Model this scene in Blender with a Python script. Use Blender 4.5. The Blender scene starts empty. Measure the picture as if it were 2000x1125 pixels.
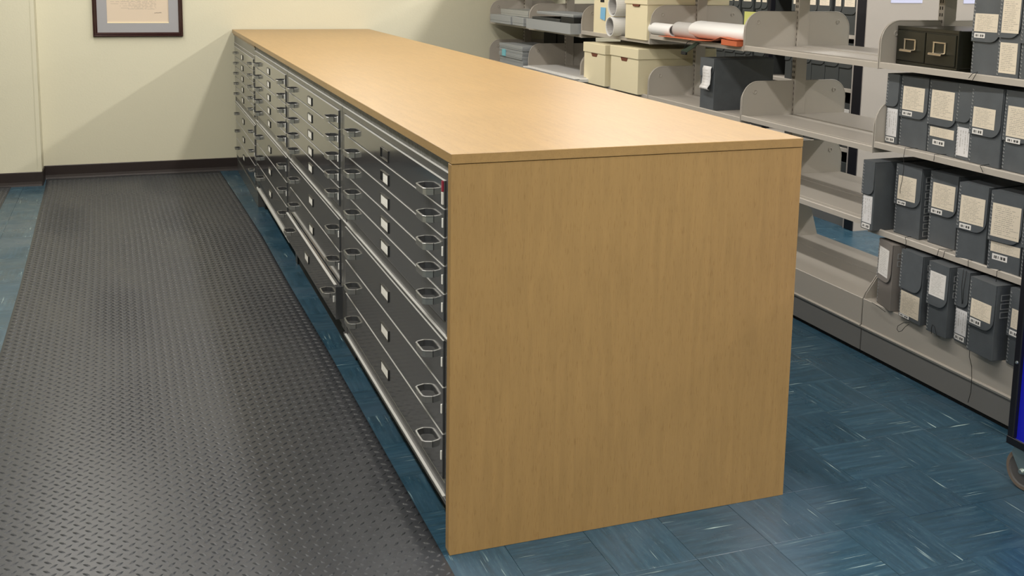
import bpy, bmesh, math, random
from mathutils import Vector, Matrix
random.seed(7)
D = bpy.data
SC = bpy.context.scene
COL = SC.collection
PI = math.pi

# ------------------------------------------------------------------ camera
YAW, PITCH, ROLL = 0.3541, 0.1448, 0.0160
f = Vector((math.sin(YAW)*math.cos(PITCH), math.cos(YAW)*math.cos(PITCH), -math.sin(PITCH)))
r = Vector((math.cos(YAW), -math.sin(YAW), 0)); u = r.cross(f)
r2 = r*math.cos(ROLL)+u*math.sin(ROLL); u2 = -r*math.sin(ROLL)+u*math.cos(ROLL)
cam = D.cameras.new('camera'); camo = D.objects.new('camera', cam); COL.objects.link(camo)
M = Matrix((r2, u2, -f)).transposed().to_4x4(); M.translation = Vector((-0.7459, -2.4479, 1.5138))
camo.matrix_world = M
cam.sensor_width = 36; cam.lens = 2045.4/2000*36; cam.shift_y = -(562.5-247.0)/2000
cam.clip_start = .05
SC.camera = camo

# ------------------------------------------------------------------ world, lights, exposure
SC.view_settings.view_transform = 'Standard'
SC.view_settings.look = 'None'
SC.view_settings.gamma = 1
SC.view_settings.use_curve_mapping = False
SC.view_settings.exposure = 0.52
w = D.worlds.new('world'); SC.world = w; w.use_nodes = True
w.node_tree.nodes['Background'].inputs[0].default_value = (.8, .85, .9, 1)
w.node_tree.nodes['Background'].inputs[1].default_value = 0.02
CEIL = 2.78
def strip_light(x, y0, y1, power, col=(1, .955, .885), wx=.13):
    l = D.lights.new('ceiling_tube', 'AREA'); l.shape = 'RECTANGLE'; l.size = wx; l.size_y = y1-y0
    l.energy = power; l.color = col
    o = D.objects.new('ceiling_tube', l); COL.objects.link(o); o.location = (x, (y0+y1)/2, CEIL-.06)
strip_light(-1.15, -4.6, 5.2, 114)
strip_light(.70, -4.6, 5.2, 84)
strip_light(2.55, -4.6, 5.2, 146)
strip_light(4.40, -4.6, 5.2, 124)

# ------------------------------------------------------------------ materials
def nmat(name):
    m = D.materials.new(name); m.use_nodes = True
    return m, m.node_tree, m.node_tree.nodes['Principled BSDF']
def mat(name, col, rough=.5, metal=0, spec=.5, coat=0, coat_r=.1, bump=0, bscale=200, var=0, vscale=8):
    m, t, b = nmat(name)
    b.inputs['Base Color'].default_value = (*col, 1); b.inputs['Roughness'].default_value = rough
    b.inputs['Metallic'].default_value = metal; b.inputs['Specular IOR Level'].default_value = spec
    b.inputs['Coat Weight'].default_value = coat; b.inputs['Coat Roughness'].default_value = coat_r
    if bump or var:
        g = t.nodes.new('ShaderNodeNewGeometry')
    if bump:
        n = t.nodes.new('ShaderNodeTexNoise'); n.inputs['Scale'].default_value = bscale; n.inputs['Detail'].default_value = 3
        t.links.new(g.outputs['Position'], n.inputs['Vector'])
        bp = t.nodes.new('ShaderNodeBump'); bp.inputs['Strength'].default_value = bump; bp.inputs['Distance'].default_value = .002
        t.links.new(n.outputs['Fac'], bp.inputs['Height']); t.links.new(bp.outputs['Normal'], b.inputs['Normal'])
    if var:
        n = t.nodes.new('ShaderNodeTexNoise'); n.inputs['Scale'].default_value = vscale; n.inputs['Detail'].default_value = 4
        t.links.new(g.outputs['Position'], n.inputs['Vector'])
        rp = t.nodes.new('ShaderNodeValToRGB'); e = rp.color_ramp.elements
        e[0].position = .3; e[1].position = .7
        e[0].color = (*[c*(1-var) for c in col], 1); e[1].color = (*[min(1, c*(1+var)) for c in col], 1)
        t.links.new(n.outputs['Fac'], rp.inputs['Fac']); t.links.new(rp.outputs['Color'], b.inputs['Base Color'])
    return m

def wood_mat(name, sc, col=(.335, .206, .077), rough=.36):
    m, t, b = nmat(name)
    g = t.nodes.new('ShaderNodeNewGeometry')
    def noise(scale, vec, det=4, dist=0):
        mp = t.nodes.new('ShaderNodeMapping'); mp.inputs['Scale'].default_value = vec
        t.links.new(g.outputs['Position'], mp.inputs['Vector'])
        n = t.nodes.new('ShaderNodeTexNoise'); n.inputs['Scale'].default_value = scale
        n.inputs['Detail'].default_value = det; n.inputs['Distortion'].default_value = dist
        t.links.new(mp.outputs['Vector'], n.inputs['Vector']); return n
    n1 = noise(6, sc, 5, .6)
    n2 = noise(40, sc, 3, .2)
    n3 = noise(1.5, (1, 1, 1), 2)
    def ramp(n, a, ca, bb, cb):
        rp = t.nodes.new('ShaderNodeValToRGB'); e = rp.color_ramp.elements
        e[0].position = a; e[1].position = bb; e[0].color = (*ca, 1); e[1].color = (*cb, 1)
        t.links.new(n.outputs['Fac'], rp.inputs['Fac']); return rp
    r1 = ramp(n1, .36, [c*.93 for c in col], .66, [c*1.04 for c in col])
    r2_ = ramp(n2, .30, (.78, .73, .66), .44, (1, 1, 1))
    r3 = ramp(n3, .3, (.95, .94, .93), .7, (1.03, 1.03, 1.03))
    mx = t.nodes.new('ShaderNodeMixRGB'); mx.blend_type = 'MULTIPLY'; mx.inputs[0].default_value = .8
    t.links.new(r1.outputs[0], mx.inputs[1]); t.links.new(r2_.outputs[0], mx.inputs[2])
    mx2 = t.nodes.new('ShaderNodeMixRGB'); mx2.blend_type = 'MULTIPLY'; mx2.inputs[0].default_value = 1
    t.links.new(mx.outputs[0], mx2.inputs[1]); t.links.new(r3.outputs[0], mx2.inputs[2])
    t.links.new(mx2.outputs[0], b.inputs['Base Color'])
    b.inputs['Roughness'].default_value = rough
    return m

def tile_mat(name, sc):
    m, t, b = nmat(name)
    g = t.nodes.new('ShaderNodeNewGeometry'); oi = t.nodes.new('ShaderNodeObjectInfo')
    cmb = t.nodes.new('ShaderNodeCombineXYZ')
    mu = t.nodes.new('ShaderNodeMath'); mu.operation = 'MULTIPLY'; mu.inputs[1].default_value = 37
    t.links.new(oi.outputs['Random'], mu.inputs[0])
    t.links.new(mu.outputs[0], cmb.inputs[2])
    def noise(scale, vec, det, dist=0):
        mp = t.nodes.new('ShaderNodeMapping'); mp.inputs['Scale'].default_value = vec
        t.links.new(g.outputs['Position'], mp.inputs['Vector'])
        ad = t.nodes.new('ShaderNodeVectorMath'); ad.operation = 'ADD'
        t.links.new(mp.outputs['Vector'], ad.inputs[0]); t.links.new(cmb.outputs[0], ad.inputs[1])
        n = t.nodes.new('ShaderNodeTexNoise'); n.inputs['Scale'].default_value = scale
        n.inputs['Detail'].default_value = det; n.inputs['Distortion'].default_value = dist
        t.links.new(ad.outputs[0], n.inputs['Vector']); return n
    def ramp(n, pts):
        rp = t.nodes.new('ShaderNodeValToRGB'); e = rp.color_ramp.elements
        while len(e) < len(pts): e.new(.5)
        for k, (p, c) in enumerate(pts): e[k].position = p; e[k].color = (*c, 1)
        t.links.new(n.outputs['Fac'], rp.inputs['Fac']); return rp
    base = ramp(noise(5, sc, 4, .3), [(.3, (.014, .044, .066)), (.55, (.019, .061, .098)), (.75, (.038, .090, .124))])
    streak = ramp(noise(8, tuple(.75*q if q < 2 else q*1.25 for q in sc), 2, .08), [(.66, (0, 0, 0)), (.695, (.40, .40, .40)), (.77, (1, 1, 1))])
    fine = ramp(noise(30, sc, 2, .1), [(.60, (0, 0, 0)), (.78, (.42, .42, .42))])
    tone = t.nodes.new('ShaderNodeMapRange'); tone.inputs[3].default_value = .91; tone.inputs[4].default_value = 1.09
    t.links.new(oi.outputs['Random'], tone.inputs[0])
    mt = t.nodes.new('ShaderNodeMixRGB'); mt.blend_type = 'MULTIPLY'; mt.inputs[0].default_value = 1
    t.links.new(base.outputs[0], mt.inputs[1]); t.links.new(tone.outputs[0], mt.inputs[2])
    m1 = t.nodes.new('ShaderNodeMixRGB'); m1.inputs[2].default_value = (.42, .56, .55, 1)
    cl = t.nodes.new('ShaderNodeTexNoise'); cl.inputs['Scale'].default_value = 5.5; cl.inputs['Detail'].default_value = 2
    t.links.new(g.outputs['Position'], cl.inputs['Vector'])
    cr = ramp(cl, [(.44, (0, 0, 0)), (.60, (1, 1, 1))])
    cm = t.nodes.new('ShaderNodeMath'); cm.operation = 'MULTIPLY'
    t.links.new(streak.outputs[0], cm.inputs[0]); t.links.new(cr.outputs[0], cm.inputs[1])
    t.links.new(cm.outputs[0], m1.inputs[0]); t.links.new(mt.outputs[0], m1.inputs[1])
    m2 = t.nodes.new('ShaderNodeMixRGB'); m2.inputs[2].default_value = (.12, .24, .27, 1)
    t.links.new(fine.outputs[0], m2.inputs[0]); t.links.new(m1.outputs[0], m2.inputs[1])
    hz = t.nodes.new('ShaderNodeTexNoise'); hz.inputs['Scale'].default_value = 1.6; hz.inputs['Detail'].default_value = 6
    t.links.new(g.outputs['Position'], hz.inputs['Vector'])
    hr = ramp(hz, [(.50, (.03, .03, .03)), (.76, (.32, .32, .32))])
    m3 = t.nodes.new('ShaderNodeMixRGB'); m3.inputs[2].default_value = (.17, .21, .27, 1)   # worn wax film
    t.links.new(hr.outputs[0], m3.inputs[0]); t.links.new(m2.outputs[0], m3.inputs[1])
    t.links.new(m3.outputs[0], b.inputs['Base Color'])
    rn = t.nodes.new('ShaderNodeTexNoise'); rn.inputs['Scale'].default_value = 5; rn.inputs['Detail'].default_value = 5
    t.links.new(g.outputs['Position'], rn.inputs['Vector'])
    rr = t.nodes.new('ShaderNodeMapRange'); rr.inputs[1].default_value = .3; rr.inputs[2].default_value = .7
    rr.inputs[3].default_value = .20; rr.inputs[4].default_value = .45
    t.links.new(rn.outputs['Fac'], rr.inputs[0]); t.links.new(rr.outputs[0], b.inputs['Roughness'])
    bp = t.nodes.new('ShaderNodeBump'); bp.inputs['Strength'].default_value = .06; bp.inputs['Distance'].default_value = .002
    rn2 = t.nodes.new('ShaderNodeTexNoise'); rn2.inputs['Scale'].default_value = 60
    t.links.new(g.outputs['Position'], rn2.inputs['Vector'])
    t.links.new(rn2.outputs['Fac'], bp.inputs['Height']); t.links.new(bp.outputs['Normal'], b.inputs['Normal'])
    return m

def printed(name, paper, ink=(.25, .23, .2), lines=14, strength=.65, u_axis=1, v_axis=2, margin=.1, v0=.08, v1=.92, freq=30):
    """paper with rows of small print across it (flat print on a flat sheet)"""
    m, t, b = nmat(name)
    tc = t.nodes.new('ShaderNodeTexCoord'); sp = t.nodes.new('ShaderNodeSeparateXYZ')
    t.links.new(tc.outputs['Generated'], sp.inputs[0])
    U = sp.outputs[u_axis]; V = sp.outputs[v_axis]
    def mth(op, a, bb=None):
        n = t.nodes.new('ShaderNodeMath'); n.operation = op
        for i, v in enumerate((a, bb)):
            if v is None: continue
            if isinstance(v, (int, float)): n.inputs[i].default_value = v
            else: t.links.new(v, n.inputs[i])
        return n.outputs[0]
    row = mth('MULTIPLY', V, lines)
    fr = mth('FRACT', row); rowi = mth('FLOOR', row)
    ln = mth('MULTIPLY', mth('GREATER_THAN', fr, .35), mth('LESS_THAN', fr, .75))
    cmb = t.nodes.new('ShaderNodeCombineXYZ')
    t.links.new(mth('MULTIPLY', U, freq), cmb.inputs[0]); t.links.new(mth('MULTIPLY', rowi, 7.3), cmb.inputs[1])
    n = t.nodes.new('ShaderNodeTexNoise'); n.inputs['Scale'].default_value = 1.0; n.inputs['Detail'].default_value = 1
    t.links.new(cmb.outputs[0], n.inputs['Vector'])
    word = mth('GREATER_THAN', n.outputs['Fac'], .45)
    # each row ends at its own place
    c2 = t.nodes.new('ShaderNodeTexWhiteNoise'); c2.noise_dimensions = '1D'; t.links.new(rowi, c2.inputs['W'])
    end = mth('MULTIPLY', c2.outputs['Value'], .35)
    inu = mth('MULTIPLY', mth('GREATER_THAN', U, mth('ADD', end, margin*.3)), mth('LESS_THAN', U, 1-margin))
    inv = mth('MULTIPLY', mth('GREATER_THAN', V, v0), mth('LESS_THAN', V, v1))
    fac = mth('MULTIPLY', mth('MULTIPLY', mth('MULTIPLY', ln, word), mth('MULTIPLY', inu, inv)), strength)
    mx = t.nodes.new('ShaderNodeMixRGB'); mx.inputs[1].default_value = (*paper, 1); mx.inputs[2].default_value = (*ink, 1)
    t.links.new(fac, mx.inputs[0]); t.links.new(mx.outputs[0], b.inputs['Base Color'])
    b.inputs['Roughness'].default_value = .7
    return m
def barcode(name):
    m, t, b = nmat(name)
    tc = t.nodes.new('ShaderNodeTexCoord'); sp = t.nodes.new('ShaderNodeSeparateXYZ')
    t.links.new(tc.outputs['Generated'], sp.inputs[0])
    def mth(op, a, bb):
        n = t.nodes.new('ShaderNodeMath'); n.operation = op
        for i, v in enumerate((a, bb)):
            if isinstance(v, (int, float)): n.inputs[i].default_value = v
            else: t.links.new(v, n.inputs[i])
        return n.outputs[0]
    U = sp.outputs[1]; V = sp.outputs[2]
    ins = mth('MULTIPLY', mth('MULTIPLY', mth('GREATER_THAN', U, .12), mth('LESS_THAN', U, .88)), mth('MULTIPLY', mth('GREATER_THAN', V, .22), mth('LESS_THAN', V, .72)))
    wn = t.nodes.new('ShaderNodeTexWhiteNoise'); wn.noise_dimensions = '1D'
    t.links.new(mth('FLOOR', mth('MULTIPLY', U, 42), 0), wn.inputs['W'])
    bar = mth('MULTIPLY', ins, mth('GREATER_THAN', wn.outputs['Value'], .4))
    mx = t.nodes.new('ShaderNodeMixRGB'); mx.inputs[1].default_value = (.78, .76, .74, 1); mx.inputs[2].default_value = (.06, .06, .06, 1)
    t.links.new(bar, mx.inputs[0]); t.links.new(mx.outputs[0], b.inputs['Base Color']); b.inputs['Roughness'].default_value = .5
    return m

WALL = mat('wall_paint', (.645, .618, .480), .75, bump=.25, bscale=90)
WALLG = mat('grey_wall_paint', (.39, .355, .325), .7, bump=.15, bscale=120)
CEILM = mat('ceiling_tile_white', (.8, .79, .75), .9)
VINYL = mat('dark_brown_vinyl_base', (.018, .010, .009), .45, bump=.2, bscale=60)
SUB = mat('floor_joint', (.006, .018, .024), .7)
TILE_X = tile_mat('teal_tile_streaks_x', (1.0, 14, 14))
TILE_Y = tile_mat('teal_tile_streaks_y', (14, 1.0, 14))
WOOD_Y = wood_mat('maple_laminate_y', (9, 1.0, 9))
WOOD_Z = wood_mat('maple_laminate_z', (9, 9, .8))
GREY = mat('grey_cabinet_enamel', (.050, .053, .058), .13, spec=.6, coat=.6, coat_r=.06, bump=.03, bscale=30)
GREY2 = mat('grey_cabinet_frame', (.075, .075, .075), .25, spec=.5)
EDGE = mat('lit_edge_grey', (.62, .62, .60), .35)  # pale grey: light caught along drawer and rail edges, put into the colour
FILL = mat('mottled_grey_strip', (.10, .10, .095), .5, var=.45, vscale=90)
DARK = mat('void_shade', (.006, .006, .006), .8)  # near black: shade of recesses, gaps and openings put into the colour
ALU = mat('satin_aluminium', (.36, .36, .355), .28, metal=.8)
RIM = mat('lit_rim_and_catch', (.92, .92, .90), .45)  # near white: light on the pull rims put into colour; also the catches
CARD = printed('white_drawer_card', (.88, .87, .84), lines=4, strength=.25)
BLKF = mat('black_label_frame', (.02, .02, .02), .3)
RUB = mat('black_rubber', (.037, .040, .046), .38, spec=.45, bump=.15, bscale=150)
SHELF = mat('putty_shelf_enamel', (.44, .405, .36), .38, bump=.04, bscale=200)
SHELFD = mat('slot_shadow', (.02, .018, .015), .8)
KICK = mat('grey_kick_plate', (.175, .172, .166), .4)
BOX = mat('grey_document_board', (.088, .098, .108), .50, bump=.15, bscale=300, var=.08, vscale=20)
BOXT = mat('tan_grey_document_board', (.20, .18, .165), .62, bump=.1, bscale=300)
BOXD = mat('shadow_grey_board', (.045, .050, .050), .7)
FLATB = mat('light_grey_flat_board', (.34, .36, .375), .6, bump=.1, bscale=300)
STITCH = mat('metal_edge', (.36, .37, .38), .4, metal=.2)
CREAM = mat('cream_carton', (.80, .72, .50), .6, bump=.08, bscale=200)
HOLE = mat('brown_handle_hole', (.16, .05, .025), .8)
LABC = printed('cream_label', (.72, .64, .52), lines=17, strength=.6)
LABW = printed('white_label', (.72, .70, .68), lines=16, strength=.5)
LABV = printed('white_side_label', (.70, .69, .70), lines=5, strength=.5, u_axis=2, v_axis=1, freq=22)
BARC = barcode('barcode_label')
STRING = mat('black_string', (.01, .01, .01), .8)
PAPER = mat('white_paper', (.82, .82, .82), .5)
PAPERG = mat('grey_paper', (.50, .49, .48), .6)
ORANGE = mat('orange_folder', (.55, .13, .05), .5)
YELG = mat('yellow_green_paper', (.50, .52, .16), .6)
BLUEN = mat('blue_sticky_note', (.20, .48, .75), .6)
CYANN = mat('cyan_sticky_note', (.22, .60, .70), .6)
LILAC = mat('pale_blue_paper', (.58, .60, .82), .6)
BLKG = mat('black_green_enamel', (.012, .012, .007), .3)
BRASS = mat('nickel_pull', (.75, .68, .58), .25, metal=1)
BLACKP = mat('black_cart_steel', (.008, .008, .012), .4)
BLUEP = mat('royal_blue_panel', (.010, .014, .55), .45)
FLANGE = mat('blue_grey_flange', (.10, .11, .22), .35)
ZINC = mat('zinc_plate', (.55, .62, .60), .3, metal=.9)
TYRE = mat('brown_grey_tyre', (.16, .125, .10), .5)
HUB = mat('dark_grey_wheel_hub', (.09, .085, .085), .5)
WALNUT = mat('dark_walnut_frame', (.030, .008, .008), .25, coat=.4)
MATB = mat('grey_mat_board', (.33, .33, .35), .6)
CERT = printed('certificate_paper', (.66, .55, .43), ink=(.22, .2, .18), lines=46, strength=.5, u_axis=0, v_axis=2, margin=.2, v0=.28, v1=.95, freq=26)
BEVELC = mat('cream_bevel', (.85, .75, .5), .5)
INK = mat('ink', (.1, .09, .09), .6)
GOLD = mat('red_tag', (.30, .02, .05), .5)
WHITE = mat('white_tag', (.75, .73, .70), .5)
BLACKB = mat('black_board', (.010, .011, .010), .7)

# ------------------------------------------------------------------ mesh helpers
class MB:
    def __init__(s): s.v = []; s.f = []
    def box(s, x0, x1, y0, y1, z0, z1):
        n = len(s.v)
        s.v += [(x0, y0, z0), (x1, y0, z0), (x1, y1, z0), (x0, y1, z0), (x0, y0, z1), (x1, y0, z1), (x1, y1, z1), (x0, y1, z1)]
        s.f += [tuple(n+i for i in q) for q in ((0, 3, 2, 1), (4, 5, 6, 7), (0, 1, 5, 4), (1, 2, 6, 5), (2, 3, 7, 6), (3, 0, 4, 7))]
        return s
    def prism(s, pts, axis, a, b):
        """pts: 2-D outline in the other two axes (in order), extruded from a to b along axis"""
        n = len(s.v); k = len(pts)
        for c in (a, b):
            for p in pts:
                q = [0, 0, 0]; o = [i for i in range(3) if i != axis]
                q[axis] = c; q[o[0]] = p[0]; q[o[1]] = p[1]; s.v.append(tuple(q))
        s.f.append(tuple(n+i for i in range(k))); s.f.append(tuple(n+k+i for i in reversed(range(k))))
        for i in range(k):
            j = (i+1) % k; s.f.append((n+j, n+i, n+k+i, n+k+j))
        return s
    def ribbon(s, pts, z0, z1, th):
        """a band: open path pts (x, y), swept between z0 and z1, thickness th"""
        P = [Vector(p) for p in pts]; L = []; R = []
        for i, p in enumerate(P):
            a = (P[i]-P[i-1]).normalized() if i else (P[1]-P[0]).normalized()
            b = (P[i+1]-P[i]).normalized() if i < len(P)-1 else a
            t = (a+b).normalized(); nrm = Vector((-t.y, t.x)); kk = th/2/max(.3, nrm.dot(Vector((-a.y, a.x))))
            L.append(p+nrm*kk); R.append(p-nrm*kk)
        n = len(s.v); m = len(P)
        for z in (z0, z1):
            for q in L: s.v.append((q.x, q.y, z))
            for q in R: s.v.append((q.x, q.y, z))
        for i in range(m-1):
            s.f += [(n+i, n+i+1, n+2*m+i+1, n+2*m+i), (n+m+i+1, n+m+i, n+3*m+i, n+3*m+i+1),
                    (n+2*m+i, n+2*m+i+1, n+3*m+i+1, n+3*m+i), (n+i+1, n+i, n+m+i, n+m+i+1)]
        s.f += [(n, n+2*m, n+3*m, n+m), (n+m-1, n+2*m-1, n+4*m-1, n+3*m-1)]
        return s
    def tube(s, pts, rad, k=8, cap=True):
        P = [Vector(p) for p in pts]; base = len(s.v)
        up = None
        for i, p in enumerate(P):
            a = P[min(i+1, len(P)-1)]-P[max(i-1, 0)]; a.normalize()
            if up is None:
                up = Vector((0, 0, 1)) if abs(a.z) < .9 else Vector((1, 0, 0))
            x = a.cross(up).normalized(); y = x.cross(a).normalized(); up = y
            rr = rad[i] if isinstance(rad, (list, tuple)) else rad
            for j in range(k):
                th = 2*PI*j/k; s.v.append(tuple(p+x*math.cos(th)*rr+y*math.sin(th)*rr))
        for i in range(len(P)-1):
            for j in range(k):
                b = base+i*k; s.f.append((b+j, b+(j+1) % k, b+k+(j+1) % k, b+k+j))
        if cap:
            s.f.append(tuple(base+j for j in reversed(range(k)))); s.f.append(tuple(base+(len(P)-1)*k+j for j in range(k)))
        return s
    def lathe(s, prof, axis, c, k=32):
        """prof: (radius, offset along axis); ring lathe about axis through c; closed profile"""
        n = len(s.v); m = len(prof); o = [i for i in range(3) if i != axis]
        for j in range(k):
            th = 2*PI*j/k
            for (rr, a) in prof:
                q = list(c); q[axis] += a; q[o[0]] += rr*math.cos(th); q[o[1]] += rr*math.sin(th); s.v.append(tuple(q))
        for j in range(k):
            for i in range(m):
                a = n+j*m; b = n+((j+1) % k)*m; i2 = (i+1) % m
                s.f.append((a+i, b+i, b+i2, a+i2))
        return s
    def shift(s, fn):
        s.v = [fn(p) for p in s.v]; return s
    def build(s, name, m, parent=None, bevel=0, seg=1, smooth=False, local=None):
        if local is not None: s.v = [tuple(local @ Vector(p)) for p in s.v]
        me = D.meshes.new(name); me.from_pydata(s.v, [], s.f); me.update()
        bm = bmesh.new(); bm.from_mesh(me)
        bmesh.ops.recalc_face_normals(bm, faces=bm.faces)
        if bevel:
            bmesh.ops.bevel(bm, geom=[e for e in bm.edges if len(e.link_faces) == 2 and e.calc_face_angle(0) > .5], offset=bevel, segments=seg, affect='EDGES', profile=.5)
        bm.to_mesh(me); bm.free()
        if smooth:
            me.polygons.foreach_set('use_smooth', [True]*len(me.polygons))
        for mm in (m if isinstance(m, (list, tuple)) else [m]): me.materials.append(mm)
        o = D.objects.new(name, me); COL.objects.link(o)
        if parent: o.parent = parent
        return o

def tag(o, label=None, cat=None, group=None, kind=None):
    if label: o['label'] = label
    if cat: o['category'] = cat
    if group: o['group'] = group
    if kind: o['kind'] = kind
    return o
def thing(name, label, cat, loc=(0, 0, 0), rz=0, group=None):
    o = D.objects.new(name, None); COL.objects.link(o); o.location = loc; o.rotation_euler = (0, 0, rz)
    o.empty_display_size = .05
    return tag(o, label, cat, group)
def inst(me, name, parent, loc=(0, 0, 0), rz=0, label=None):
    o = D.objects.new(name, me); COL.objects.link(o); o.parent = parent; o.location = loc; o.rotation_euler = (0, 0, rz)
    if label: o['label'] = label
    return o
def inv_of(t): return (Matrix.Translation(t.location) @ Matrix.Rotation(t.rotation_euler.z, 4, 'Z')).inverted()
def arc(cx, cy, rad, a0, a1, n=8): return [(cx+rad*math.cos(math.radians(a0+(a1-a0)*i/n)), cy+rad*math.sin(math.radians(a0+(a1-a0)*i/n))) for i in range(n+1)]

# ------------------------------------------------------------------ room
YB = 5.64
def struct(name, mb, m, bevel=0): return tag(mb.build(name, m, None, bevel), kind='structure')
floor = struct('floor', MB().box(-3.4, 7, -5, YB+.1, -.1, -.0035), SUB)
struct('ceiling', MB().box(-3.4, 7, -5, YB+.1, CEIL, CEIL+.1), CEILM)
struct('wall_back', MB().box(-1.33, 7.1, YB, YB+.12, 0, CEIL), WALL)
struct('wall_left_back', MB().box(-3.4, -1.33, 5.41, YB+.12, 0, CEIL), WALL)
struct('wall_left', MB().box(-3.52, -3.4, -5.1, YB, 0, CEIL), WALL)
struct('wall_right', MB().box(7, 7.12, -5.1, YB, 0, CEIL), WALL)
struct('wall_front', MB().box(-3.4, 7, -5.12, -5, 0, CEIL), WALL)
struct('wall_partition', MB().box(3.355, 7, 2.648, 2.75, 0, CEIL), WALLG)
BB = .098
def base_prof(x0, x1, y, name):
    pts = [(y, 0), (y-.013, 0), (y-.009, .012), (y-.006, .03), (y-.006, BB-.004), (y-.003, BB), (y, BB)]
    return struct(name, MB().prism(pts, 0, x0, x1), VINYL)
base_prof(-1.322, 3.35, YB, 'baseboard_back')
base_prof(-3.4, -1.33, 5.41, 'baseboard_left')
struct('baseboard_return', MB().box(-1.33, -1.322, 5.402, YB-.006, 0, BB), VINYL)
struct('trim_corner', MB().box(-1.352, -1.327, 5.4065, 5.411, BB, CEIL).box(-1.331, -1.327, 5.411, 5.43, BB, CEIL), WALL)

# floor tiles: 9 inch squares, streaks turned a quarter from tile to tile
T = .2290; TX0 = .386; TY0 = .006; g = .0004
def tile_me(name, m):
    o = MB().box(g, T-g, g, T-g, -.0035, 0).build(name, m, floor, bevel=.0006)
    return o
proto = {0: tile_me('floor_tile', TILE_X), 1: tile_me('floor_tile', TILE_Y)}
used = {0: False, 1: False}
rest = MB(); rest_m = []
def seen(cx, cy):
    if cy > 5.7: return False
    if -1.75 < cx < -1.2 and cy > 1.3: return True
    if -.15 < cx < .14 and -.6 < cy < 5.6: return cx < .14 and (cy < 4.9)
    if 0 < cx < 2.1 and -.75 < cy < 0.12: return True
    if .95 < cx < 2.1 and 0 <= cy < 1.75: return True
    if 2.55 < cx < 3.5 and 1.1 < cy < 3.3: return True
    return False
ntile = 0
for i in range(-17, 30):
    for j in range(-22, 25):
        x = TX0+i*T; y = TY0+j*T
        if x+T > 7 or x < -3.5 or y+T < -5 or y > YB: continue
        k = (i+j) % 2
        if seen(x+T/2, y+T/2) and ntile < 300:
            ntile += 1
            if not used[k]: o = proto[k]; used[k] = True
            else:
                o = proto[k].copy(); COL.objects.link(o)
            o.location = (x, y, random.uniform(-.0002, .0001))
        else:
            rest.box(x+g, x+T-g, y+g, min(YB, y+T-g), -.0034, -.00005); rest_m.append(k)
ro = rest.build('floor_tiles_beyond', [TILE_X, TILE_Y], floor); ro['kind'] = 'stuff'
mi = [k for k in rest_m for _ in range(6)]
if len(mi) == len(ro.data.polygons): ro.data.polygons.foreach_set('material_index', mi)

# ------------------------------------------------------------------ rubber mats
def lerp_tab(tab, y):
    if y <= tab[0][0]: return tab[0][1]
    for (a, b), (c, d) in zip(tab, tab[1:]):
        if y <= c: return b+(d-b)*(y-a)/(c-a)
    return tab[-1][1]
def rubber_mat(name, label, Ltab, Rtab, y0, y1, by0, by1):
    t = thing(name, label, 'floor mat', ((lerp_tab(Ltab, 2)+lerp_tab(Rtab, 2))/2, (y0+y1)/2, 0))
    iv = inv_of(t)
    sh = MB(); n = 60; us = [0, .004, .012, .25, .5, .75, .988, .996, 1]; zs = [.001, .0045, .006, .006, .006, .006, .006, .0045, .001]
    def wz(x, y): return .0012*math.sin(x*9+y*1.3)+.0010*math.sin(y*4.1+x*3)
    for i in range(n+1):
        y = y0+(y1-y0)*i/n
        for uu, z in zip(us, zs):
            x = lerp_tab(Ltab, y)*(1-uu)+lerp_tab(Rtab, y)*uu
            sh.v.append((x, y, z+(max(0, wz(x, y)) if z > .005 else 0)))
    m = len(us)
    for i in range(n):
        for j in range(m-1):
            a = i*m+j; sh.f.append((a, a+1, a+m+1, a+m))
    nn = len(sh.v)   # underside
    sh.v += [(sh.v[0][0], y0, 0), (sh.v[m-1][0], y0, 0), (sh.v[n*m+m-1][0], y1, 0), (sh.v[n*m][0], y1, 0)]
    sh.f += [tuple([nn, nn+1]+[j for j in reversed(range(m))])]
    sh.f += [tuple([nn+2, nn+3]+[n*m+j for j in range(m)])]
    sh.build('mat_sheet', RUB, t, smooth=True, local=iv)
    # raised tread marks
    p, q = .031, .0435; H, L, W = .0030, .0130, .0044
    tmpl = [(-L, 0, 0), (-L*.5, W*.8, 0), (0, W, 0), (L*.5, W*.8, 0), (L, 0, 0), (L*.5, -W*.8, 0), (0, -W, 0), (-L*.5, -W*.8, 0),
            (-L*.45, 0, H*.85), (L*.45, 0, H*.85), (0, W*.35, H), (0, -W*.35, H)]
    tf = [(0, 8, 1), (1, 8, 10, 2), (2, 10, 9, 3), (3, 9, 4), (4, 9, 5), (5, 9, 11, 6), (6, 11, 8, 7), (7, 8, 0), (8, 11, 9, 10)]
    V = []; F = []
    x0 = -1.31 if name == 'rubber_mat' else lerp_tab(Ltab, 2)
    rows = int((by1-by0)/q*2)
    for j in range(rows):
        y = by0+j*q/2; xl = lerp_tab(Ltab, y)+.018; xr = lerp_tab(Rtab, y)-.012
        cols = int((xr-xl)/p)
        off = (j % 2)*p/2
        sg = 1 if j % 2 else -1
        ca, sa = math.cos(math.radians(40)), math.sin(math.radians(40))*sg
        for i in range(cols+1):
            x = xl+i*(xr-xl-.016)/cols+off
            z = .0059+max(0, wz(x, y)); b = len(V)
            for (a, bb, c) in tmpl: V.append((x+a*ca-bb*sa, y+a*sa+bb*ca, z+c))
            F += [tuple(b+k for k in ff) for ff in tf]
    tr = MB(); tr.v = V; tr.f = F
    tr.v = [tuple(iv @ Vector(pp)) for pp in tr.v]
    me = D.meshes.new('raised_tread'); me.from_pydata(tr.v, [], tr.f); me.update(); me.materials.append(RUB)
    o = D.objects.new('raised_tread', me); COL.objects.link(o); o.parent = t; o['kind'] = 'stuff'
    return t
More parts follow.
